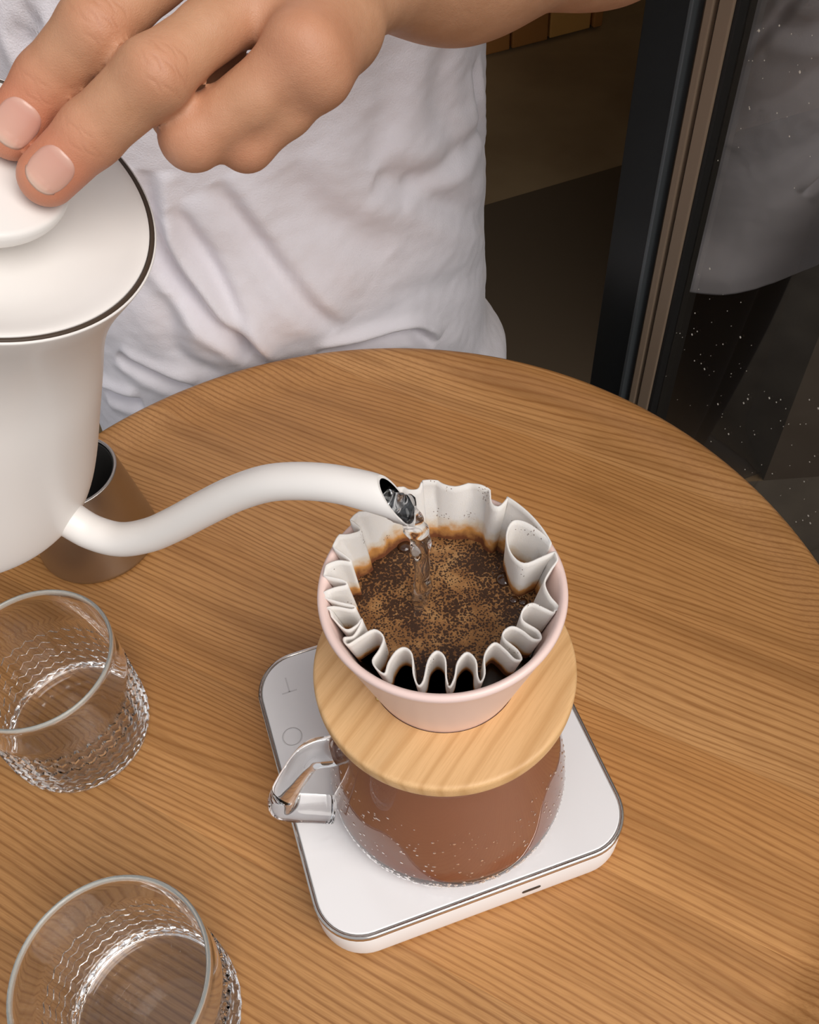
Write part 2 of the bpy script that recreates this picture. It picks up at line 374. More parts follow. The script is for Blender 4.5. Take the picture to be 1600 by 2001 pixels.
# ------------------------------------------------------------------ scale
SCX, SCY, SCR = .0031, .2125, math.radians(15.6)
def scale():
    t = thing('coffee_scale', 'square white coffee scale with rounded corners under the glass carafe', 'scale', (SCX, SCY, 0)); t.rotation_euler = (0, 0, SCR)
    def ring(w, r, z): return [(x, y, z) for x, y in rrect(w, w, r, 12)]
    S = .160; r = .024
    V, F = loft([ring(S-.016, r-.008, .0012), ring(S-.008, r-.004, .0012), ring(S-.003, r-.0015, .0022), ring(S-.0008, r-.0004, .005), ring(S, r, .008), ring(S, r, .0262), ring(S-.0006, r-.0003, .0270), ring(S-.004, r-.002, .0272)])
    sharp(mesh('body', V, F, M_WHITE_PLASTIC, t), 60)
    # polished edge around the glass plate
    V, F = loft([ring(S-.001, r-.0005, .0270), ring(S+.0002, r+.0001, .0283), ring(S+.0002, r+.0001, .0306), ring(S-.0008, r-.0004, .0316), ring(S-.0034, r-.0017, .0316), ring(S-.0044, r-.0022, .0306), ring(S-.0044, r-.0022, .0272)], False, False)
    mesh('edge_trim', V, F, M_CHROME, t, True, 'polished trim around the top plate')
    V, F = loft([ring(S-.0046, r-.0023, .0272), ring(S-.0046, r-.0023, .0314), ring(S-.0056, r-.0028, .0320)], True, True)
    sharp(mesh('top_plate', V, F, M_WHITE_GLASS, t), 30)
    # charging port on the front face
    V, F = loft([[(x+.0230, -.0797-.0006*k, z+.0150) for x, z in rrect(.0098, .0030, .0014, 6)] for k in (0, 1)])
    mesh('charging_port', V, F, M_BLACK, t, False, 'dark charging slot')
    def local(px, py):
        p = atz(px, py, .032)-np.array((SCX, SCY, 0)); c, s = math.cos(SCR), math.sin(SCR); return (c*p[0]+s*p[1], -s*p[0]+c*p[1])
    x, y = local(563, 1343); bm = bmesh.new(); boxbm(bm, (x, y-.0030, .03203), (.0084, .0008, .0001)); boxbm(bm, (x, y+.0016, .03203), (.0008, .0092, .0001)); bm_obj('tare_mark', bm, M_ICON, t, False, 'faint grey letter T seen upside down')
    x, y = local(571, 1440); V, F = lathe([(.0046, .03198), (.0046, .03208), (.0054, .03208), (.0054, .03198)], 40, True); mesh('power_mark', [(p+x, q+y, z) for p, q, z in V], F, M_ICON, t, True, 'faint grey ring mark')
scale()

# ------------------------------------------------------------------ carafe, coffee, dripper
AX = Vector((.0100, .1955, 0)); K = .951
def zd(z): return .205+(z-.190)*K
CB = .032
CIN = [tuple(q) for q in catmull([(.0001, .0062), (.0380, .0064), (.0480, .0076), (.0528, .0112), (.0549, .0170), (.0552, .0250), (.0538, .0365), (.0505, .0520), (.0468, .0680), (.0425, .0840), (.0398, .0950), (.0390, .1010), (.0389, .1060)], 5)]   # inner wall of the carafe
def carafe():
    t = thing('glass_carafe', 'clear glass coffee carafe with angular handle standing on the scale', 'carafe', (AX.x, AX.y, CB))
    out = [(.0001, .0006), (.047, .0006), (.0540, .0018), (.0572, .0055), (.0582, .0110), (.0582, .0180), (.0570, .0300), (.0545, .0450), (.0508, .0620), (.0465, .0790), (.0430, .0920), (.0412, .1000), (.0410, .1070)]
    out = [tuple(q) for q in catmull(out, 5)]
    prof = out+[(.0408, .1074), (.0400, .1077), (.0392, .1074), (.0389, .1068)]+CIN[::-1]
    V, F = lathe(prof, 128); mesh('body', V, F, M_THIN, t)
    # handle from pixel-traced points on the camera-left side
    P = [at(690, 1455, .421), at(655, 1466, .426), at(608, 1476, .433), at(578, 1512, .440), at(554, 1552, .447), at(549, 1572, .451), at(575, 1578, .455), at(615, 1580, .459), at(650, 1582, .462)]
    P = [np.array(p)-np.array((AX.x, AX.y, CB)) for p in P]
    pc = catmull(P, 6); V, F = tube(pc, [.0072]*len(pc), 24, True, .86); mesh('handle', V, F, M_GLASS, t, True)
    # condensation drops on the outside
    V0, F0 = [], []
    bmt = bmesh.new(); bmesh.ops.create_icosphere(bmt, subdivisions=1, radius=1); iv = [v.co.copy() for v in bmt.verts]; jf = [tuple(v.index for v in f.verts) for f in bmt.faces]; bmt.free()
    zs = np.array([p[1] for p in out]); rs = np.array([p[0] for p in out])
    for k in range(620):
        low = random.random() < .62
        zz = random.uniform(.0025, .014) if low else random.uniform(.010, .060)
        a = random.uniform(math.radians(-175), math.radians(-5)); r = np.interp(zz, zs, rs); s = random.choice((.0004, .0005, .0007, .001)) * (1 if low else .75)
        cx, cy = math.cos(a), math.sin(a); c = Vector((r*cx, r*cy, zz)); o = len(V0)
        tw = Vector((-cy, cx, 0)); nn = Vector((cx, cy, 0)); st = random.uniform(.9, 1.5)
        V0 += [c+tw*v.x*s*random.uniform(.9, 1.3)+nn*v.y*s*.45+Vector((0, 0, v.z*s*st)) for v in iv]; F0 += [tuple(i+o for i in f) for f in jf]
    d = mesh('water_droplets', V0, F0, M_WATER, t); d['kind'] = 'stuff'
carafe()
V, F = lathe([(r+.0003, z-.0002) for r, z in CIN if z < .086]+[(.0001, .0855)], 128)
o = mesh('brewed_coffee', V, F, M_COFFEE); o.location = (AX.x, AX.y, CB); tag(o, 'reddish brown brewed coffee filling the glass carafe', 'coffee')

def wall_r(z): return K*(.0330+((z-.205)/K+.190-.131)*(.0478-.0330)/(.186-.131))       # dripper outer wall
def dripper():
    t = thing('coffee_dripper', 'pale pink ceramic coffee dripper with a round wooden collar', 'dripper', (AX.x, AX.y, 0))
    W_ = lambda q: wall_r(zd(q))/K
    prof = [(.0001, .119), (.027, .119), (.0295, .121), (.0325, .1295), (W_(.140), .140), (W_(.160), .160), (W_(.180), .180), (.0482, .1868), (.0488, .1885), (.0485, .1900), (.0474, .1908), (.0462, .1905), (.0453, .1890), (W_(.180)-.0034, .180), (W_(.160)-.0034, .160), (W_(.140)-.0034, .140), (.0285, .128), (.0265, .1255), (.0001, .1255)]
    prof = [(r*K, zd(z)) for r, z in prof]
    V, F = lathe(prof, 128); mesh('bowl', V, F, M_PINK, t)
    R = .0577
    prof = [(r*K, zd(z)) for r, z in rounded([(.0322, .1216), (R, .1216), (R, .1310), (.0333, .1310)], [0, .0030, .0024, 0], 5)]
    V, F = lathe(prof, 160, True); sharp(mesh('wooden_collar', V, F, M_COLLAR, t), 40)
    # small brass pin at the collar
    p = np.array(atz(739, 1362, zd(.1325)))-np.array((AX.x, AX.y, 0)); V, F = lathe([(.0001, 0), (.0011, 0), (.0011, .0006), (.0001, .0010)], 16)
    mesh('collar_pin', [(x+p[0], y+p[1], z+zd(.1310)) for x, y, z in V], F, mat('brass', (.7, .5, .2), .3, 1).m, t)
dripper()
# fluted filter: top edge traced fold by fold
FO = [(850,1250),(878,1200),(895,1120),(945,1068),(992,1110),(1000,1190),(1018,1222),(1040,1180),(1042,1080),(1095,1015),(1150,1050),(1200,1100),(1238,1100),(1215,1050),(1145,990),(1150,950),(1188,925),(1240,945),(1300,990),(1342,990),(1325,945),(1240,890),(1240,830),(1285,798),(1350,825),(1420,850),(1428,820),(1375,760),(1345,690),(1375,620),(1435,560),(1425,522),(1330,555),(1235,590),(1165,540),(1140,450),(1170,375),(1240,380),(1330,440),(1395,478),(1370,420),(1290,330),(1210,250),(1165,226),(1140,262),(1100,300),(1060,280),(1050,200),(1035,150),(1005,148),(960,178),(880,200),(810,185),(770,140),(735,105),(697,105),(705,160),(690,210),(640,215),(600,190),(560,150),(515,146),(500,180),(490,260),(440,320),(350,310),(290,300),(300,340),(370,390),(390,420),(330,440),(230,425),(190,440),(215,490),(310,550),(335,580),(270,575),(180,595),(152,625),(180,650),(290,675),(310,700),(250,715),(185,740),(180,765),(260,790),(345,812),(330,830),(240,815),(188,828),(215,870),(290,940),(352,915),(378,880),(372,910),(330,975),(280,985),(300,1020),(360,985),(440,942),(490,985),(470,1050),(435,1105),(455,1150),(500,1178),(520,1120),(560,1060),(605,1042),(645,1080),(655,1180),(680,1242),(710,1215),(735,1110),(780,1062),(825,1100),(832,1200)]
def filter_paper():
    pts = []
    for cx, cy in FO:
        px, py = 560+cx/2.6667, 880+cy/2.6667
        back = min(max((950-cy)/850, 0), 1)
        z = zd(.1855+.0145*back**.8)
        p = atz(px, py, z)-np.array((AX.x, AX.y, 0)); r = math.hypot(p[0], p[1]); rmax = K*(.0448 if z < zd(.1885) else .0465)
        rr_ = min(r, rmax); p[0] *= rr_/r; p[1] *= rr_/r; pts.append(p)
    top = catmull(pts, 4, True); n = len(top)
    # extra ruffle of the free edge at the back
    rows = 16; V = []; wet = []; ZB = zd(.150)
    rt = np.hypot(top[:, 0], top[:, 1]); ang = np.unwrap(np.arctan2(top[:, 1], top[:, 0]))
    for j in range(rows):
        s = j/(rows-1)
        z = top[:, 2]*(1-s)+ZB*s; rw = np.array([wall_r(q) for q in z])-.0040
        rin = rt-(.0448*K + np.maximum(top[:, 2]-zd(.1885), 0)*.1)             # <=0, depth of the fold at the edge
        r = np.minimum(rw+rin*(1-(.45+.50*np.clip((top[:, 1]+.004)/.02, 0, 1))*s), np.where(z < zd(.1885), rw, .0465*K))
        sc = r/rt
        for k in range(n):
            V.append((top[k, 0]*sc[k], top[k, 1]*sc[k], z[k]))
            back = min(max((top[k, 1]+.012)/.04, 0), 1)
            wet.append(min(max(1-(z[k]-ZS)/(.006+.010*back), 0), 1.2))
    F = [(j*n+k, j*n+(k+1) % n, (j+1)*n+(k+1) % n, (j+1)*n+k) for j in range(rows-1) for k in range(n)]
    o = mesh('paper_filter', V, F, M_PAPER); o.location = (AX.x, AX.y, 0)
    at2 = o.data.attributes.new('wet', 'FLOAT', 'POINT'); at2.data.foreach_set('value', wet)
    m = o.modifiers.new('thick', 'SOLIDIFY'); m.thickness = .0006; m.offset = 0
    tag(o, 'white fluted paper coffee filter standing inside the pink dripper', 'filter')
    return np.array(V).reshape(rows, n, 3)
ZS = zd(.1705)
FV = filter_paper()
def slurry():
    z = FV[:, :, 2]; n = z.shape[1]; ring = []
    for k in range(n):
        zz = z[::-1, k]; ring.append((np.interp(ZS, zz, FV[::-1, k, 0]), np.interp(ZS, zz, FV[::-1, k, 1])))
    bm = bmesh.new(); vs_ = [bm.verts.new((x, y, ZS)) for x, y in ring]; vb = [bm.verts.new((x*.98, y*.98, ZS-.010)) for x, y in ring]
    top = bm.faces.new(vs_); bot = bm.faces.new(vb[::-1])
    for k in range(n): bm.faces.new((vs_[k], vb[k], vb[(k+1) % n], vs_[(k+1) % n]))
    bmesh.ops.triangulate(bm, faces=[top, bot])
    o = bm_obj('coffee_grounds', bm, M_FOAM); o.location = (AX.x, AX.y, 0)
    tag(o, 'foaming brown wet coffee grounds inside the paper filter', 'coffee grounds'); o['kind'] = 'stuff'
    # bubbles
    for px, py, r in ((985, 1132, .0034), (1022, 1176, .0018), (1004, 1172, .0019), (1036, 1182, .0008), (1016, 1190, .0008), (842, 1008, .0032), (790, 1068, .0030), (978, 1055, .0016), (963, 1118, .0006), (972, 1108, .0007)):
        p = atz(px, py, ZS)-np.array((AX.x, AX.y, 0)); bm = bmesh.new(); bmesh.ops.create_uvsphere(bm, u_segments=24, v_segments=12, radius=r)
        for v in bm.verts: v.co.z = v.co.z*.55 if v.co.z > 0 else v.co.z*.1
        bmesh.ops.translate(bm, vec=(p[0], p[1], ZS), verts=bm.verts); bm_obj('bubble', bm, M_BUB, o, True)
M_BUB = mat('bubble_film', (.045, .018, .008), .04, coat=.5).m
slurry()
V, F = lathe([(.0001, ZS-.012), (wall_r(ZS-.012)-.0042, ZS-.012), (wall_r(ZS-.002)-.0037, ZS-.002), (.0001, ZS-.002)], 96)
o = mesh('coffee_pool', V, F, M_POOL, smooth=False); o.location = (AX.x, AX.y, 0); tag(o, 'black coffee pooled between filter folds and dripper wall', 'coffee')

# ------------------------------------------------------------------ kettle
KP = np.array([-.1285, .2651, .3350]); KN = np.array([.4694, -.1193, .8749]); KN /= np.linalg.norm(KN); KL = .1554
_w = atz(745, 970, .2404)-KP; KU = _w-(_w@KN)*KN; KU /= np.linalg.norm(KU); KW = np.cross(KN, KU)
KB = KP-KN*KL
KM = Matrix(((KU[0], KW[0], KN[0], KB[0]), (KU[1], KW[1], KN[1], KB[1]), (KU[2], KW[2], KN[2], KB[2]), (0, 0, 0, 1)))
def kettle():
    t = thing('pour_over_kettle', 'white gooseneck kettle tilted to pour, lid pressed down by two fingers', 'kettle'); t.matrix_world = KM
    KR = .0572
    out = [(.0001, 0), (.050, 0), (.0575, .0016), (.0615, .0060), (.0625, .0130), (.0610, .030), (.0575, .055), (.0540, .080), (.0512, .098), (.0502, .110), (.0503, .120), (.0514, .130), (.0534, .140), (.0558, .149), (.0572, .1545), (.0572, .1556), (.0567, .1558)]
    out = [tuple(q) for q in catmull(out, 4)]
    V, F = lathe(out+[(.0564, .1550), (.0560, .150), (.0530, .140), (.0001, .138)], 128); mesh('body', V, F, M_KETTLE, t)
    V, F = lathe([(.0566, .1535), (.0566, .1558), (.0559, .1563), (.0551, .1558), (.0551, .1535)], 128, True); mesh('gasket', V, F, M_GASKET, t, True, 'dark brown seal ring around the lid')
    prof = [(.0550, .150), (.0550, .1553), (.0542, .1561), (.0520, .1556), (.046, .1530), (.038, .1508), (.028, .1505), (.020, .1512), (.0128, .1530), (.0112, .1545), (.0108, .1600), (.0108, .1612)]
    V, F = lathe([(.0001, .150)]+[tuple(q) for q in catmull(prof, 4)], 128); lid = mesh('lid', V, F, M_KETTLE, t)
    prof = rounded([(.0001, .1606), (.0262, .1606), (.0282, .1640), (.0282, .1680), (.0001, .1688)], [0, .001, .002, .0022, 0], 4)
    V, F = lathe(prof, 96); mesh('knob', V, F, M_KETTLE, lid)
    # spout in the plane of the axis
    uv = [(.0500, -.1440), (.0605, -.1440), (.0717, -.1440), (.0839, -.1373), (.0938, -.1225), (.1011, -.1050), (.1087, -.0833), (.1160, -.0640), (.1237, -.0488), (.1325, -.0379), (.1434, -.0285), (.1552, -.0218), (.1610, -.0196)]
    path = catmull([(u_, 0, KL+v_) for u_, v_ in uv], 5); n = len(path)
    ro = np.interp(np.linspace(0, 1, n), [0, .12, .3, .6, 1], [.0083, .0078, .0074, .0070, .0068])
    S = 32; V, F = tube(path, ro, S, False, ref=(0, 1, 0))
    Vi, Fi = tube(path, ro-.0009, S, False, ref=(0, 1, 0)); V = np.array(V); Vi = np.array(Vi)
    T = path[-1]-path[-3]; T /= np.linalg.norm(T)
    dwn = (KM.to_3x3().inverted() @ Vector((.25, -.45, -.85))); dwn = np.array(dwn); dwn -= (dwn@T)*T; dwn /= np.linalg.norm(dwn)
    for A_ in (V, Vi):
        last = A_[-S:]; c = last.mean(0); h = ((last-c)@dwn)/.0068
        # slanted mouth: the underside reaches further out
        for back in range(1, 9):
            sl = slice(len(A_)-S*back, len(A_)-S*(back-1)); wgt = 1-(back-1)/8
            A_[sl] += T*((.0040+.0085*h)*wgt)[:, None]
    sp = mesh('spout', V, F, M_KETTLE, t)
    st = (n-14)*S; Fi2 = [tuple(i-st for i in f[::-1]) for f in Fi if min(f) >= st]
    mesh('spout_bore', Vi[st:], Fi2, M_STEEL_IN, sp)
    rim = [V[-S+k] for k in range(S)]+[Vi[-S+k] for k in range(S)]
    mesh('spout_lip', rim, [(k, (k+1) % S, S+(k+1) % S, S+k) for k in range(S)], M_KETTLE, sp)
    hp = catmull([(-.045, 0, KL-.030), (-.065, 0, KL-.024), (-.088, 0, KL-.026), (-.098, 0, KL-.040), (-.099, 0, KL-.075), (-.097, 0, KL-.115), (-.094, 0, KL-.128)], 6)
    V, F = tube(hp, np.interp(np.linspace(0, 1, len(hp)), [0, .3, .5, 1], [.006, .007, .0095, .0085]), 20); mesh('handle', V, F, M_BLACK, t)
kettle()
# water
def water():
    P = [(748, 968, .2420), (768, 984, .2400), (790, 998, .2365), (806, 1018, .2315), (817, 1045, .2250), (824, 1085, .2150), (826, 1130, .2030), (822, 1165, .1930), (821, 1184, .1845)]
    P = catmull([atz(*p) for p in P], 8); n = len(P)
    r = np.interp(np.linspace(0, 1, n), [0, .2, .35, .6, .9, 1], [.0030, .0050, .0042, .0033, .0027, .0036])
    V, F = tube(P, r, 24); V = np.array(V)
    for i in range(n):
        for k in range(24):
            a_ = 2*math.pi*k/24; V[i*24+k] += (V[i*24+k]-P[i])*(.16*math.sin(2*a_+i*.28)+.10*math.sin(3*a_-i*.45)+.10*math.sin(i*.9))
    o = mesh('water_stream', V, F, M_WATER); tag(o, 'clear stream of hot water falling from the kettle spout into the dripper', 'water')
water()

# ------------------------------------------------------------------ tumblers and steel cup
def tumbler(first=None):
    H = .0857; ro = .0407; seg = 72
    rows = [(.0001, .0016), (.0200, .0014), (.0300, .0006), (.0340, .0004), (.0365, .0010), (.0382, .0028), (.0392, .0060)]
    fac = []
    for i in range(6): fac += [(.0405-.0006*(i == 0), .0102+.0074*i), (.0392, .0108+.0074*i)]
    up_ = [(.0403, .0565), (.0404, .060), (.0406, .068), (.0406, .078), (.0406, .0815), (.0408, .0828), (.0410, .0838), (.0410, .0847), (.0407, .0854), (.0401, .0857), (.0395, .0854), (.0391, .0847), (.0390, .0838), (.0391, .0828), (.0392, .0815), (.0391, .076), (.0388, .056), (.0383, .030), (.0378, .020), (.0370, .0155), (.0350, .0125), (.0320, .0112), (.0200, .0102), (.0001, .0098)]
    V = []; prof = rows+fac+up_; nf = range(len(rows), len(rows)+len(fac))
    for i, (r, z) in enumerate(prof):
        for k in range(seg):
            dz = (.0015 if k % 2 else -.0015) if i in nf else 0
            a_ = 2*math.pi*k/seg; V.append((r*math.cos(a_), r*math.sin(a_), z+dz))
    F = [tuple(range(seg-1, -1, -1))]
    for i in range(len(prof)-1):
        for k in range(seg):
            q = (i*seg+k, i*seg+(k+1) % seg, (i+1)*seg+(k+1) % seg, (i+1)*seg+k)
            if i in nf or i+1 in nf: F += ([(q[0], q[1], q[2]), (q[0], q[2], q[3])] if (k+i) % 2 else [(q[0], q[1], q[3]), (q[1], q[2], q[3])])
            else: F.append(q)
    o = mesh('glass_tumbler', V, F, M_GLASS)
    sm = [True]*len(F)
    for i, f in enumerate(F):
        if len(f) == 3: sm[i] = False
    o.data.polygons.foreach_set('use_smooth', sm); o.data.materials.append(M_RIM)
    for p in o.data.polygons:
        if p.center.z > .0832: p.material_index = 1
    return o
g = tumbler(); g.location = (-.1957, .2509, .0002); tag(g, 'empty clear glass tumbler with zigzag bands beside the steel cup', 'glass', 'clear zigzag tumblers')
g2 = g.copy(); COL.objects.link(g2); g2.location = (-.1343, .0979, .0002); g2.rotation_euler = (0, 0, .6); tag(g2, 'empty clear glass tumbler with zigzag bands nearest the viewer, cut by the bottom edge', 'glass', 'clear zigzag tumblers')
def cup():
    t = thing('steel_cup', 'brushed steel tapered cup half hidden behind the white kettle', 'cup', (-.2074, .3917, .0002))
    V, F = lathe(rounded([(.0001, 0), (.0392, 0), (.0300, .0672), (.0285, .0678), (.0278, .0672), (.0365, .004), (.0001, .004)], [0, .004, .0006, .0006, .0006, .003, 0], 4), 96); mesh('body', V, F, M_STEEL, t)
    V, F = lathe([(.0001, .0045), (.0350, .0045), (.0277, .0655), (.0277, .0660), (.0270, .0655), (.0340, .0062), (.0001, .0062)], 64); mesh('liner', V, F, M_BLACK, t, True, 'black inner liner')
cup()

# ------------------------------------------------------------------ person
def rcone(p, a, b, r1, r2):
    """round cone distance, vectorised"""
    ba = b-a; l2 = ba@ba; rr = r1-r2; a2 = l2-rr*rr; il2 = 1/l2
    pa = p-a; y = pa@ba; z = y-l2; q = pa*l2-np.outer(y, ba); x2 = (q*q).sum(1); y2 = y*y*l2; z2 = z*z*l2
    k = np.sign(rr)*rr*rr*x2
    d = (np.sqrt(x2*a2*il2)+y*rr)*il2-r1
    d = np.where(np.sign(z)*a2*z2 > k, np.sqrt(x2+z2)*il2-r2, d)
    return np.where(np.sign(y)*a2*y2 < k, np.sqrt(x2+y2)*il2-r1, d)
def smin(a, b, k):
    h = np.maximum(k-np.abs(a-b), 0)/k; return np.minimum(a, b)-h*h*k*.25
def chain(p, pts, rad, k=.003):
    d = None
    for i in range(len(pts)-1):
        e = rcone(p, pts[i], pts[i+1], rad[i], rad[i+1]); d = e if d is None else smin(d, e, k)
    return d
def nets(sdf, lo, hi, h, blk=16):
    """surface nets over a sparsely evaluated distance field"""
    lo = np.array(lo, float); n = (np.ceil((np.array(hi)-lo)/h/blk)*blk).astype(int)
    nb = n//blk; G = np.empty(n, np.float32)
    bi = np.stack(np.meshgrid(*[np.arange(q) for q in nb], indexing='ij'), -1).reshape(-1, 3)
    d = sdf(lo+(bi+.5)*blk*h); near = np.abs(d) < blk*h*1.05
    loc = np.stack(np.meshgrid(*[np.arange(blk)]*3, indexing='ij'), -1).reshape(-1, 3)
    for (i, j, k), dv, nr in zip(bi, d, near):
        s = (slice(i*blk, (i+1)*blk), slice(j*blk, (j+1)*blk), slice(k*blk, (k+1)*blk))
        G[s] = sdf(lo+(np.array((i, j, k))*blk+loc)*h).reshape(blk, blk, blk) if nr else dv
    I = G < 0; N = n-1
    cnt = np.zeros(N, np.int8)
    for dx in (0, 1):
        for dy in (0, 1):
            for dz in (0, 1): cnt += I[dx:N[0]+dx, dy:N[1]+dy, dz:N[2]+dz]
    cells = np.argwhere((cnt > 0) & (cnt < 8)); idx = -np.ones(N, np.int64); idx[tuple(cells.T)] = np.arange(len(cells))
    acc = np.zeros((len(cells), 3)); w = np.zeros(len(cells))
    for ax in range(3):
        for o1 in (0, 1):
            for o2 in (0, 1):
                o = np.zeros(3, int); o[(ax+1) % 3] = o1; o[(ax+2) % 3] = o2; e = o.copy(); e[ax] = 1
                a = G[tuple((cells+o).T)]; b = G[tuple((cells+e).T)]; m = (a < 0) != (b < 0)
                t = np.where(m, a/np.where(m, a-b, 1), 0); q = o[None].astype(float).repeat(len(cells), 0); q[:, ax] += t
                acc += q*m[:, None]; w += m
    V = lo+(cells+acc/w[:, None])*h; F = []
    for ax in range(3):
        b_, c_ = (ax+1) % 3, (ax+2) % 3
        s0 = [slice(1, N[i]) for i in range(3)]; s1 = list(s0); s0[ax] = slice(0, N[ax]); s1[ax] = slice(1, N[ax]+1)
        A, B = I[tuple(s0)], I[tuple(s1)]
        for m, flip in ((A & ~B, False), (~A & B, True)):
            q = np.argwhere(m)
            off = np.ones(3, int); off[ax] = 0; q = q+off
            eb = np.zeros(3, int); eb[b_] = 1; ec = np.zeros(3, int); ec[c_] = 1
            f = np.stack([idx[tuple((q-eb-ec).T)], idx[tuple((q-ec).T)], idx[tuple(q.T)], idx[tuple((q-eb).T)]], 1)
            F.append(f[:, ::-1] if flip else f)
    return V, np.concatenate(F)
def project(sdf, V, it=2, e=2e-4):
    for _ in range(it):
        d = sdf(V); g = np.stack([(sdf(V+np.eye(3)[i]*e)-d)/e for i in range(3)], 1); g2 = np.maximum((g*g).sum(1), .2)
        V = V-np.clip(d/g2, -.003, .003)[:, None]*g
    g /= np.linalg.norm(g, axis=1)[:, None]; return V, g
KTOP = KB+KN*.1688
def on_knob(px, py, r):                   # depth where a pad of radius r rests on the knob top
    d = ray(px, py); return ((KTOP+KN*r-CAM)@KN)/(d@KN)
d3 = on_knob(92, 345, .0086); d2 = on_knob(24, 255, .0088)
J = {  # joints of the left hand
 'index':  [at(24, 255, d2), at(92, 160, d2-.004), at(186, 55, d2-.013), at(296, -47, d2-.008), at(405, -120, d2+.004)],
 'middle': [at(92, 345, d3), at(178, 260, d3-.004), at(300, 148, d3-.013), at(406, 62, d3-.005), at(512, -4, d3+.004)],
 'ring':   [at(470, 150, .320), at(402, 207, .310), at(376, 267, .2845), at(492, 192, .2800), at(592, 94, .2740)],
 'pinky':  [at(540, 210, .320), at(492, 235, .312), at(480, 278, .2915), at(560, 214, .2865), at(620, 142, .2800)],
 'thumb':  [at(350, 222, .300), at(385, 125, .304), at(470, -20, .306), at(600, -120, .308)]}
RAD = {'index': [.0086, .0090, .0101, .0091, .0110], 'middle': [.0086, .0092, .0101, .0087, .0108], 'ring': [.0078, .0084, .0096, .0087, .0100], 'pinky': [.0072, .0078, .0084, .0076, .0090], 'thumb': [.0095, .0105, .0115, .014]}
WR = at(672, -100, .318); FA1 = at(885, -150, .345); FA2 = at(1180, -222, .375); EL = at(1640, -410, .420); SH = np.array((.085, .66, .585))
MC = {}
for f_, w_ in (('index', (-.016, .010)), ('middle', (-.006, .013)), ('ring', (.005, .012)), ('pinky', (.016, .006))):
    MC[f_] = WR+RT*w_[0]*.45+UP*(-w_[0]*.75)-FW*w_[1]*.35
def hand_palm(p):
    d = None
    for f_ in ('index', 'middle', 'ring', 'pinky'):
        a, b = J[f_][-1], MC[f_]
        m = a*.55+b*.45+FW*.0005
        e = chain(p, [a, m, b], [RAD[f_][-1], .0108, .0130], .006); d = e if d is None else smin(d, e, .008)
    # palm thickness below the metacarpals
    q = [J['index'][-1]+FW*.012, J['pinky'][-1]+FW*.008-RT*.006+UP*.004]
    for s in q: d = smin(d, rcone(p, s, WR+FW*.006, .0085, .013), .008)
    return d
def arm(p):
    d = smin(rcone(p, WR-RT*.006+UP*.008, FA1, .0225, .0330), rcone(p, WR+RT*.004-UP*.002, FA1+RT*.002, .0205, .0330), .01)
    d = smin(d, rcone(p, FA1, FA2, .0338, .0375), .02); d = smin(d, rcone(p, FA2, EL, .0375, .038), .02)
    return smin(d, rcone(p, EL, SH, .038, .052), .02)
def sdf_hand(p):
    base = smin(hand_palm(p), arm(p), .014); out = base
    for f_ in ('index', 'middle', 'ring', 'pinky', 'thumb'):
        out = smin(out, smin(base, chain(p, J[f_], RAD[f_]), .005), .0022)
    return out
def frame(f_, i):
    t = J[f_][i]-J[f_][i+1] if i < len(J[f_])-1 else J[f_][i-1]-J[f_][i]
    t = t/np.linalg.norm(t); dr = CAM-J[f_][i]; dr = dr-(dr@t)*t; dr /= np.linalg.norm(dr); return t, np.cross(t, dr), dr
def relax(sdf, V, F, it=10, e=2e-4):
    """even out the narrow creases where two fingers meet"""
    d = sdf(V); gn = np.linalg.norm(np.stack([(sdf(V+np.eye(3)[i]*e)-d)/e for i in range(3)], 1), axis=1)
    bad = (gn < .86) | (np.abs(d) > 1.5e-4); E_ = np.concatenate([F[:, [i, (i+1) % 4]] for i in range(4)])
    for _ in range(2):
        nb = np.zeros(len(V), bool); nb[E_[bad[E_[:, 0]], 1]] = True; nb[E_[bad[E_[:, 1]], 0]] = True; bad = bad | nb
    E_ = E_[bad[E_[:, 0]] | bad[E_[:, 1]]]; cnt = np.zeros(len(V)); np.add.at(cnt, E_[:, 0], 1); np.add.at(cnt, E_[:, 1], 1)
    for _ in range(it):
        acc = np.zeros_like(V); np.add.at(acc, E_[:, 0], V[E_[:, 1]]); np.add.at(acc, E_[:, 1], V[E_[:, 0]])
        V = np.where(bad[:, None], acc/np.maximum(cnt, 1)[:, None], V)
    return V, V[bad]
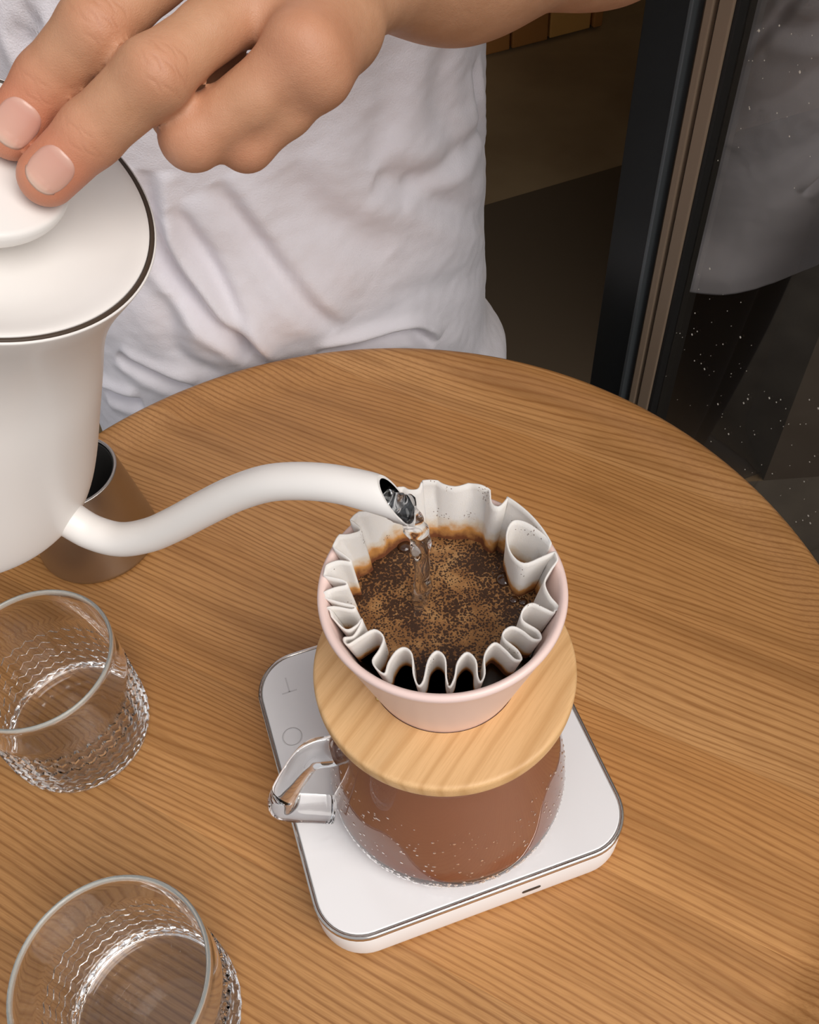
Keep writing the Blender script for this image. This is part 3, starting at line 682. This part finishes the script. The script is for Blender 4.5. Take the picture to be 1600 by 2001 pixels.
def build_hand():
    lo = np.min([J[k][0] for k in J]+[EL], 0)-.02; pts = np.concatenate([np.array(J[k]) for k in J]+[[WR, EL, FA1, FA2]])
    V, F = nets(sdf_hand, pts.min(0)-.045, pts.max(0)+.045, .00135)
    V, _ = project(sdf_hand, V, 2); V, crev = relax(sdf_hand, V, F)
    bm = bmesh.new(); bv = [bm.verts.new(v) for v in V]
    for f in F: bm.faces.new([bv[i] for i in f])
    # refine around the two straight fingers' joints for the skin creases
    cen = np.array([f.calc_center_median() for f in bm.faces]); sel = np.zeros(len(cen), bool)
    spots = [(k, i) for k in ('index', 'middle') for i in (1, 2)]
    for k, i in spots: sel |= np.linalg.norm(cen-(J[k][i]+frame(k, i)[2]*.008), axis=1) < .0125
    bm.faces.ensure_lookup_table(); ed = {e for i in np.nonzero(sel)[0] for e in bm.faces[i].edges}
    bmesh.ops.subdivide_edges(bm, edges=list(ed), cuts=2, use_grid_fill=True)
    bm.verts.index_update(); V = np.array([v.co for v in bm.verts]); F = [[v.index for v in f.verts] for f in bm.faces]; bm.free()
    V0 = V.copy(); V, g = project(sdf_hand, V, 2)
    kd = KDTree(len(crev))
    for i, q in enumerate(crev): kd.insert(q, i)
    kd.balance(); hold = np.array([kd.find(q)[2] < .0013 for q in V0]); V[hold] = V0[hold]
    crease = np.zeros(len(V)); red = np.zeros(len(V))
    for k, i in spots:
        t, w, dr = frame(k, i); L = V-J[k][i]; a_, b_, c_ = L@t, L@w, L@dr
        pip = i == 2; lines = (-.0062, -.0042, -.0022, -.0003, .0018, .0040, .0060) if pip else (-.0030, -.0012, .0006, .0024)
        face = np.clip(c_/.004, 0, 1)*np.exp(-(b_/.0078)**4)
        for q, s in enumerate(lines):
            ctr = s*(1-.55*(b_/.009)**2)+.0004*np.sin(b_*900+q*2.1)
            hgt = np.exp(-((a_-ctr)/.00040)**2)*face*np.clip(.55+.6*np.sin(b_*620+q*4.3+i), 0, 1)*((.8 if q % 2 else 1) if pip else .6)*(1-.3*abs(s)/.006)
            crease = np.maximum(crease, hgt)
        V = V-g*(crease*0)[:, None]
    crease[hold] = 0; V = V-g*(crease*.00020)[:, None]
    V = V+g*(.00012*np.sin(V[:, 0]*700+V[:, 1]*500)*0)[:, None]
    for k in ('index', 'middle'):
        t, w, dr = frame(k, 0)
        red = np.maximum(red, np.exp(-(np.linalg.norm(V-(J[k][0]-t*.004), axis=1)/.017)**2)*.95)
        red = np.maximum(red, np.exp(-(np.linalg.norm(V-(J[k][2]+frame(k, 2)[2]*.008), axis=1)/.010)**2)*.28)
    for k, a_ in (('ring', .40), ('pinky', .30)):
        red = np.maximum(red, np.exp(-(np.linalg.norm(V-J[k][-1], axis=1)/.017)**2)*a_)
        red = np.maximum(red, np.exp(-(np.linalg.norm(V-J[k][2], axis=1)/.015)**2)*.40)
    red = np.maximum(red, np.exp(-(np.linalg.norm(V-J['middle'][-1], axis=1)/.017)**2)*.3)
    return V, F, red, crease
# coarse trunk, head, right arm
RS, RE, RW = np.array((-.29, .67, .575)), np.array((-.42, .52, .34)), np.array((-.315, .395, .325))
HG = KB+KU*-.098+KN*(KL-.080)                     # centre of the kettle grip
def sdf_body(p):
    A = lambda *v: np.array(v, float)
    d = rcone(p, A(-.10, .72, .06), A(-.10, .70, .30), .095, .105)
    for s in (-1, 1):
        d = smin(d, rcone(p, A(-.10+s*.06, .73, .02), A(-.10+s*.075, .70, .42), .085, .100), .04)
        d = smin(d, rcone(p, A(-.10+s*.02, .68, .55), A(-.10+s*.16, .67, .575), .06, .062), .06)
        d = smin(d, rcone(p, A(-.10+s*.075, .72, -.03), A(-.10+s*.10, .73, -.40), .072, .06), .03)
        d = smin(d, rcone(p, A(-.10+s*.10, .73, -.40), A(-.10+s*.10, .76, -.68), .055, .036), .03)
    d = smin(d, rcone(p, A(-.10, .685, .58), A(-.10, .665, .72), .055, .052), .04)
    hd = smin(rcone(p, A(-.10, .67, .84), A(-.10, .63, .84), .085, .075), rcone(p, A(-.10, .64, .79), A(-.10, .59, .735), .065, .035), .05)
    hd = smin(hd, rcone(p, A(-.10, .56, .82), A(-.10, .543, .79), .010, .014), .015)
    for s in (-1, 1): hd = smin(hd, rcone(p, A(-.10+s*.083, .665, .83), A(-.10+s*.083, .665, .79), .014, .010), .008)
    d = smin(d, hd, .03)
    d = smin(d, rcone(p, RS, RE, .052, .039), .03); d = smin(d, rcone(p, RE, RW, .040, .025), .02)
    d = smin(d, rcone(p, SH, SH*.6+EL*.4, .052, .045), .03)
    return d
def sdf_rhand(p):
    k1 = HG-KN*.0+KU*-.020; d = smin(rcone(p, RW, k1+KN*.022-KW*.004, .026, .015), rcone(p, RW, RW*.65+RE*.35, .0262, .0310), .012); d = smin(d, rcone(p, RW, k1-KN*.026-KW*.004, .026, .014), .012); base = d
    for i in range(4):
        c = HG+KN*(.030-.019*i)
        q = [c-KU*.020+KW*.010, c+KU*.002+KW*.021, c+KU*.021+KW*.006, c+KU*.018-KW*.012]
        d = np.minimum(d, smin(base, chain(p, q, [.0098, .0094, .0088, .0080]), .006))
    th = [RW+KN*.02-KW*.012, HG+KN*.040-KU*.014-KW*.016, HG+KN*.046+KU*.006-KW*.014]
    return np.minimum(d, smin(base, chain(p, th, [.014, .011, .009]), .008))
def person():
    t = thing('person', 'person in a white t-shirt reaching over to press the kettle lid', 'person', (-.10, .72, FZ))
    inv = np.array((-.10, .72, FZ))
    V, F, red, cr = build_hand()
    V2, F2 = nets(sdf_body, (-.55, .42, FZ+.02), (.30, .92, .96), .011); V2, _ = project(sdf_body, V2, 2)
    ctr = (RW+HG)/2; V3, F3 = nets(sdf_rhand, ctr-.11, ctr+.11, .0028); V3, _ = project(sdf_rhand, V3, 2)
    VV = np.concatenate([V, V2, V3])-inv; FF = list(F)+[list(f+len(V)) for f in F2]+[list(f+len(V)+len(V2)) for f in F3]
    b = mesh('body', VV, FF, M_SKIN, t); me = b.data; z = np.zeros(len(V2)+len(V3))
    for nm, arr in (('redness', red), ('crease', cr)):
        q = me.attributes.new(nm, 'FLOAT', 'POINT'); q.data.foreach_set('value', np.concatenate([arr, z]).astype(np.float32))
    # nails on the two pressing fingers
    for f_, (nx, ny), hw, hl in (('middle', (99, 331), .0062, .0072), ('index', (32, 240), .0064, .0074)):
        tt, ww, dr = frame(f_, 0); c0 = J[f_][0]+dr*RAD[f_][0]
        c0 = at(nx, ny, (c0-CAM)@FW); n_ = 17; P = []
        for v in np.linspace(-1, 1, n_):
            for u in np.linspace(-1, 1, n_):
                s = (abs(u)**2.6+abs(v)**2.6)**(1/2.6); m = max(abs(u), abs(v)); k = (m/s if s > 0 else 1); P.append((u*k, v*k))
        P = np.array(P); X = c0+np.outer(P[:, 0]*hw, ww)+np.outer(P[:, 1]*hl*np.where(P[:, 1] > 0, 1.0, 1), tt)
        for _ in range(6):
            X = X-np.outer(sdf_hand(X)*.9, dr)                # drop on to the pad along the dorsal direction
        rim = np.max(np.abs(P), axis=1); rr2 = (np.abs(P[:, 0])**2.6+np.abs(P[:, 1])**2.6)**(1/2.6)
        off = .00035-.0007*np.clip((rr2-.86)/.14, 0, 1)**2+.0003*(P[:, 1] > .6)
        X = X+np.outer(off, dr)-inv
        Fq = [(j*n_+i, j*n_+i+1, (j+1)*n_+i+1, (j+1)*n_+i) for j in range(n_-1) for i in range(n_-1)]
        o = mesh('fingernail', X, Fq, M_NAIL, b); q_ = o.data.attributes.new('tip', 'FLOAT', 'POINT'); q_.data.foreach_set('value', ((P[:, 1]+1)/2).astype(np.float32)); md = o.modifiers.new('thick', 'SOLIDIFY'); md.thickness = .0005; md.offset = -1
        bmx = bmesh.new(); bmx.from_mesh(o.data); bmesh.ops.recalc_face_normals(bmx, faces=bmx.faces)
        if np.mean([f.normal.dot(Vector(dr)) for f in bmx.faces]) < 0: bmesh.ops.reverse_faces(bmx, faces=bmx.faces)
        bmx.to_mesh(o.data); bmx.free()
    # t-shirt
    NT_, NZ = 460, 260; ph = math.radians(14); zz = np.concatenate([np.linspace(0, .46, 215), np.linspace(.46, 1, 46)[1:]]); S = []
    hemz = lambda th: -.150+0*th
    th = np.linspace(0, 2*np.pi, NT_, endpoint=False)
    for s in zz:
        zt_ = .635; z = hemz(th)*(1-s)+zt_*s
        aw = np.interp(z, [-.16, -.08, 0, .1, .2, .42, .52, .60, .635], [.194, .190, .187, .186, .186, .215, .225, .17, .075])
        bd = np.interp(z, [-.14, 0, .1, .42, .55, .60, .635], [.138, .136, .132, .135, .11, .085, .072])
        cx = -.104; cy = .705-.03*np.clip(z, 0, 1)
        c_, s_ = np.cos(th), np.sin(th); m = 2/2.35
        lx = aw*np.sign(c_)*np.abs(c_)**m; ly = bd*np.sign(s_)*np.abs(s_)**m; rot = ph*np.clip(1.2-np.abs(z)*1.2, 0, 1)
        S.append(np.stack([cx+lx*np.cos(rot)-ly*np.sin(rot), cy+lx*np.sin(rot)+ly*np.cos(rot), z], -1))
    S = np.array(S); nrm = np.cross(np.roll(S, -1, 1)-np.roll(S, 1, 1), np.gradient(S, axis=0)); nrm /= np.linalg.norm(nrm, axis=2)[..., None]
    flat = S.reshape(-1, 3); fn = nrm.reshape(-1, 3); px = pix(flat); front = (flat[:, 1] < .72) & (fn@FW < 0)
    fi = np.nonzero(front)[0]; disp = np.zeros(len(flat))
    def fold(pl, depth, width, ridge=.5):
        P = []
        for q in pl:
            j = fi[np.argmin(((px[fi]-np.array(q))**2).sum(1))]; P.append(flat[j])
        P = catmull(P, 6); D = np.full(len(flat), 9.); side = np.zeros(len(flat)); tp = np.zeros(len(flat))
        for i in range(len(P)-1):
            ab = P[i+1]-P[i]; u = np.clip(((flat-P[i])@ab)/(ab@ab+1e-12), 0, 1); q = flat-(P[i]+u[:, None]*ab); dd_ = np.linalg.norm(q, axis=1)
            sd_ = np.einsum('ij,ij->i', np.cross(np.broadcast_to(ab, q.shape), q), fn); m = dd_ < D
            D = np.where(m, dd_, D); side = np.where(m, np.sign(sd_), side); tp = np.where(m, (i+u)/(len(P)-1), tp)
        tap = np.clip(np.minimum(tp, 1-tp)*5, .0, 1)**.7
        x = D*side/width
        return tap*depth*(-np.exp(-x*x)+ridge*np.exp(-((x-1.5)/1.1)**2)+ridge*.6*np.exp(-((x+1.7)/1.3)**2))
    for pl, d_, w_, r_ in (
        ([(285, 330), (310, 480), (400, 590), (470, 650), (512, 715)], .0075, .0085, .7),
        ([(330, 400), (420, 520), (470, 610), (500, 690)], .004, .008, .5),
        ([(420, 360), (500, 470), (580, 560), (660, 640)], .0048, .009, .6),
        ([(230, 690), (300, 730), (380, 760)], .005, .008, .6), ([(200, 760), (280, 790)], .006, .008, .6),
        ([(330, 560), (350, 680), (430, 730)], .003, .012, .5),
        ([(620, 690), (720, 668), (800, 650), (850, 676)], .006, .007, .8),
        ([(955, 430), (880, 400), (780, 360), (730, 350)], .0035, .014, .5), ([(940, 250), (860, 330), (790, 360)], .003, .012, .5),
        ([(960, 520), (850, 560), (760, 590)], .0012, .015, .5), 
        ([(770, 80), (760, 200), (730, 330)], .002, .016, .4), ([(870, 90), (860, 200), (900, 300)], .002, .014, .4),
        ([(930, 120), (938, 220), (952, 300)], .003, .006, .5), ([(560, 330), (640, 430), (760, 500)], .003, .018, .5),
        ([(60, 20), (75, 130), (110, 200)], .006, .008, .6), ([(20, 60), (60, 110)], .004, .006, .5)):
        disp += fold(pl, d_*1.7, w_*.85, r_)
    for j in range(len(flat)):
        v = Vector(flat[j]); disp[j] += .0020*noise.noise(v*16)+.0010*noise.noise(v*40+Vector((3, 1, 7)))+.0005*noise.noise(v*110)
    belly = .017*np.exp(-((flat[:, 0]+.110)/.070)**2-((flat[:, 2]-.035)/.040)**2)*(flat[:, 1] < .7)
    lap = .020*np.exp(-((flat[:, 0]-.10)/.05)**2-(np.clip(flat[:, 2]+.138, 0, 1)/.024)**2)
    Vs = flat+fn*(disp+lap)[:, None]; Vs[:, 1] -= belly
    Fs = [(j*NT_+k, j*NT_+(k+1) % NT_, (j+1)*NT_+(k+1) % NT_, (j+1)*NT_+k) for j in range(NZ-1) for k in range(NT_)]
    sl = []
    for a_, b_ in ((SH, SH*.45+EL*.55), (RS, RS*.45+RE*.55)):
        pp = np.linspace(a_+(a_-b_)*.12, b_, 14); sl.append(tube(pp, np.linspace(.068, .064, 14), 32, False))
    Vj, Fj = join((list(Vs), Fs), *sl)
    o = mesh('t_shirt', np.array(Vj)-inv, Fj, M_SHIRT, t, True, 'white cotton t-shirt with soft folds'); md = o.modifiers.new('thick', 'SOLIDIFY'); md.thickness = .0012; md.offset = -1
    # stitched hem line
    # trousers
    parts = []
    for s in (-1, 1):
        L = [np.array((-.10+s*.075, .715, .02)), np.array((-.10+s*.088, .72, -.12)), np.array((-.10+s*.10, .73, -.40)), np.array((-.10+s*.105, .76, -.69))]
        parts.append(tube(catmull(L, 6), np.interp(np.linspace(0, 1, 19), [0, .3, .65, 1], [.080, .086, .074, .060]), 32))
    Vj, Fj = join(*parts); mesh('trousers', np.array(Vj)-inv, Fj, M_TROUSERS, t, True, 'dark trousers')
    for s in (-1, 1):
        R_ = []
        for y, w, h in ((.80, .028, .045), (.785, .036, .075), (.74, .040, .085), (.68, .043, .060), (.63, .042, .040), (.60, .030, .026)):
            R_.append([(-.10+s*.107+w*math.cos(a_), y, FZ+.002+max(0, h*(.5+.5*math.sin(a_)))) for a_ in np.linspace(0, 2*math.pi, 20, endpoint=False)])
        Vq, Fq = loft(R_); mesh('shoe', np.array(Vq)-inv, Fq, M_SHOE, t)
    bmh = bmesh.new(); bmesh.ops.create_uvsphere(bmh, u_segments=32, v_segments=20, radius=1)
    for v in bmh.verts: v.co = Vector((-.10+v.co.x*.096, .665+v.co.y*.115, .862+v.co.z*.085))-Vector(inv)
    bmesh.ops.delete(bmh, geom=[v for v in bmh.verts if v.co.z+FZ < .845 and v.co.y+.72 < .64], context='VERTS')
    bm_obj('hair', bmh, M_HAIR, t, True)
person()
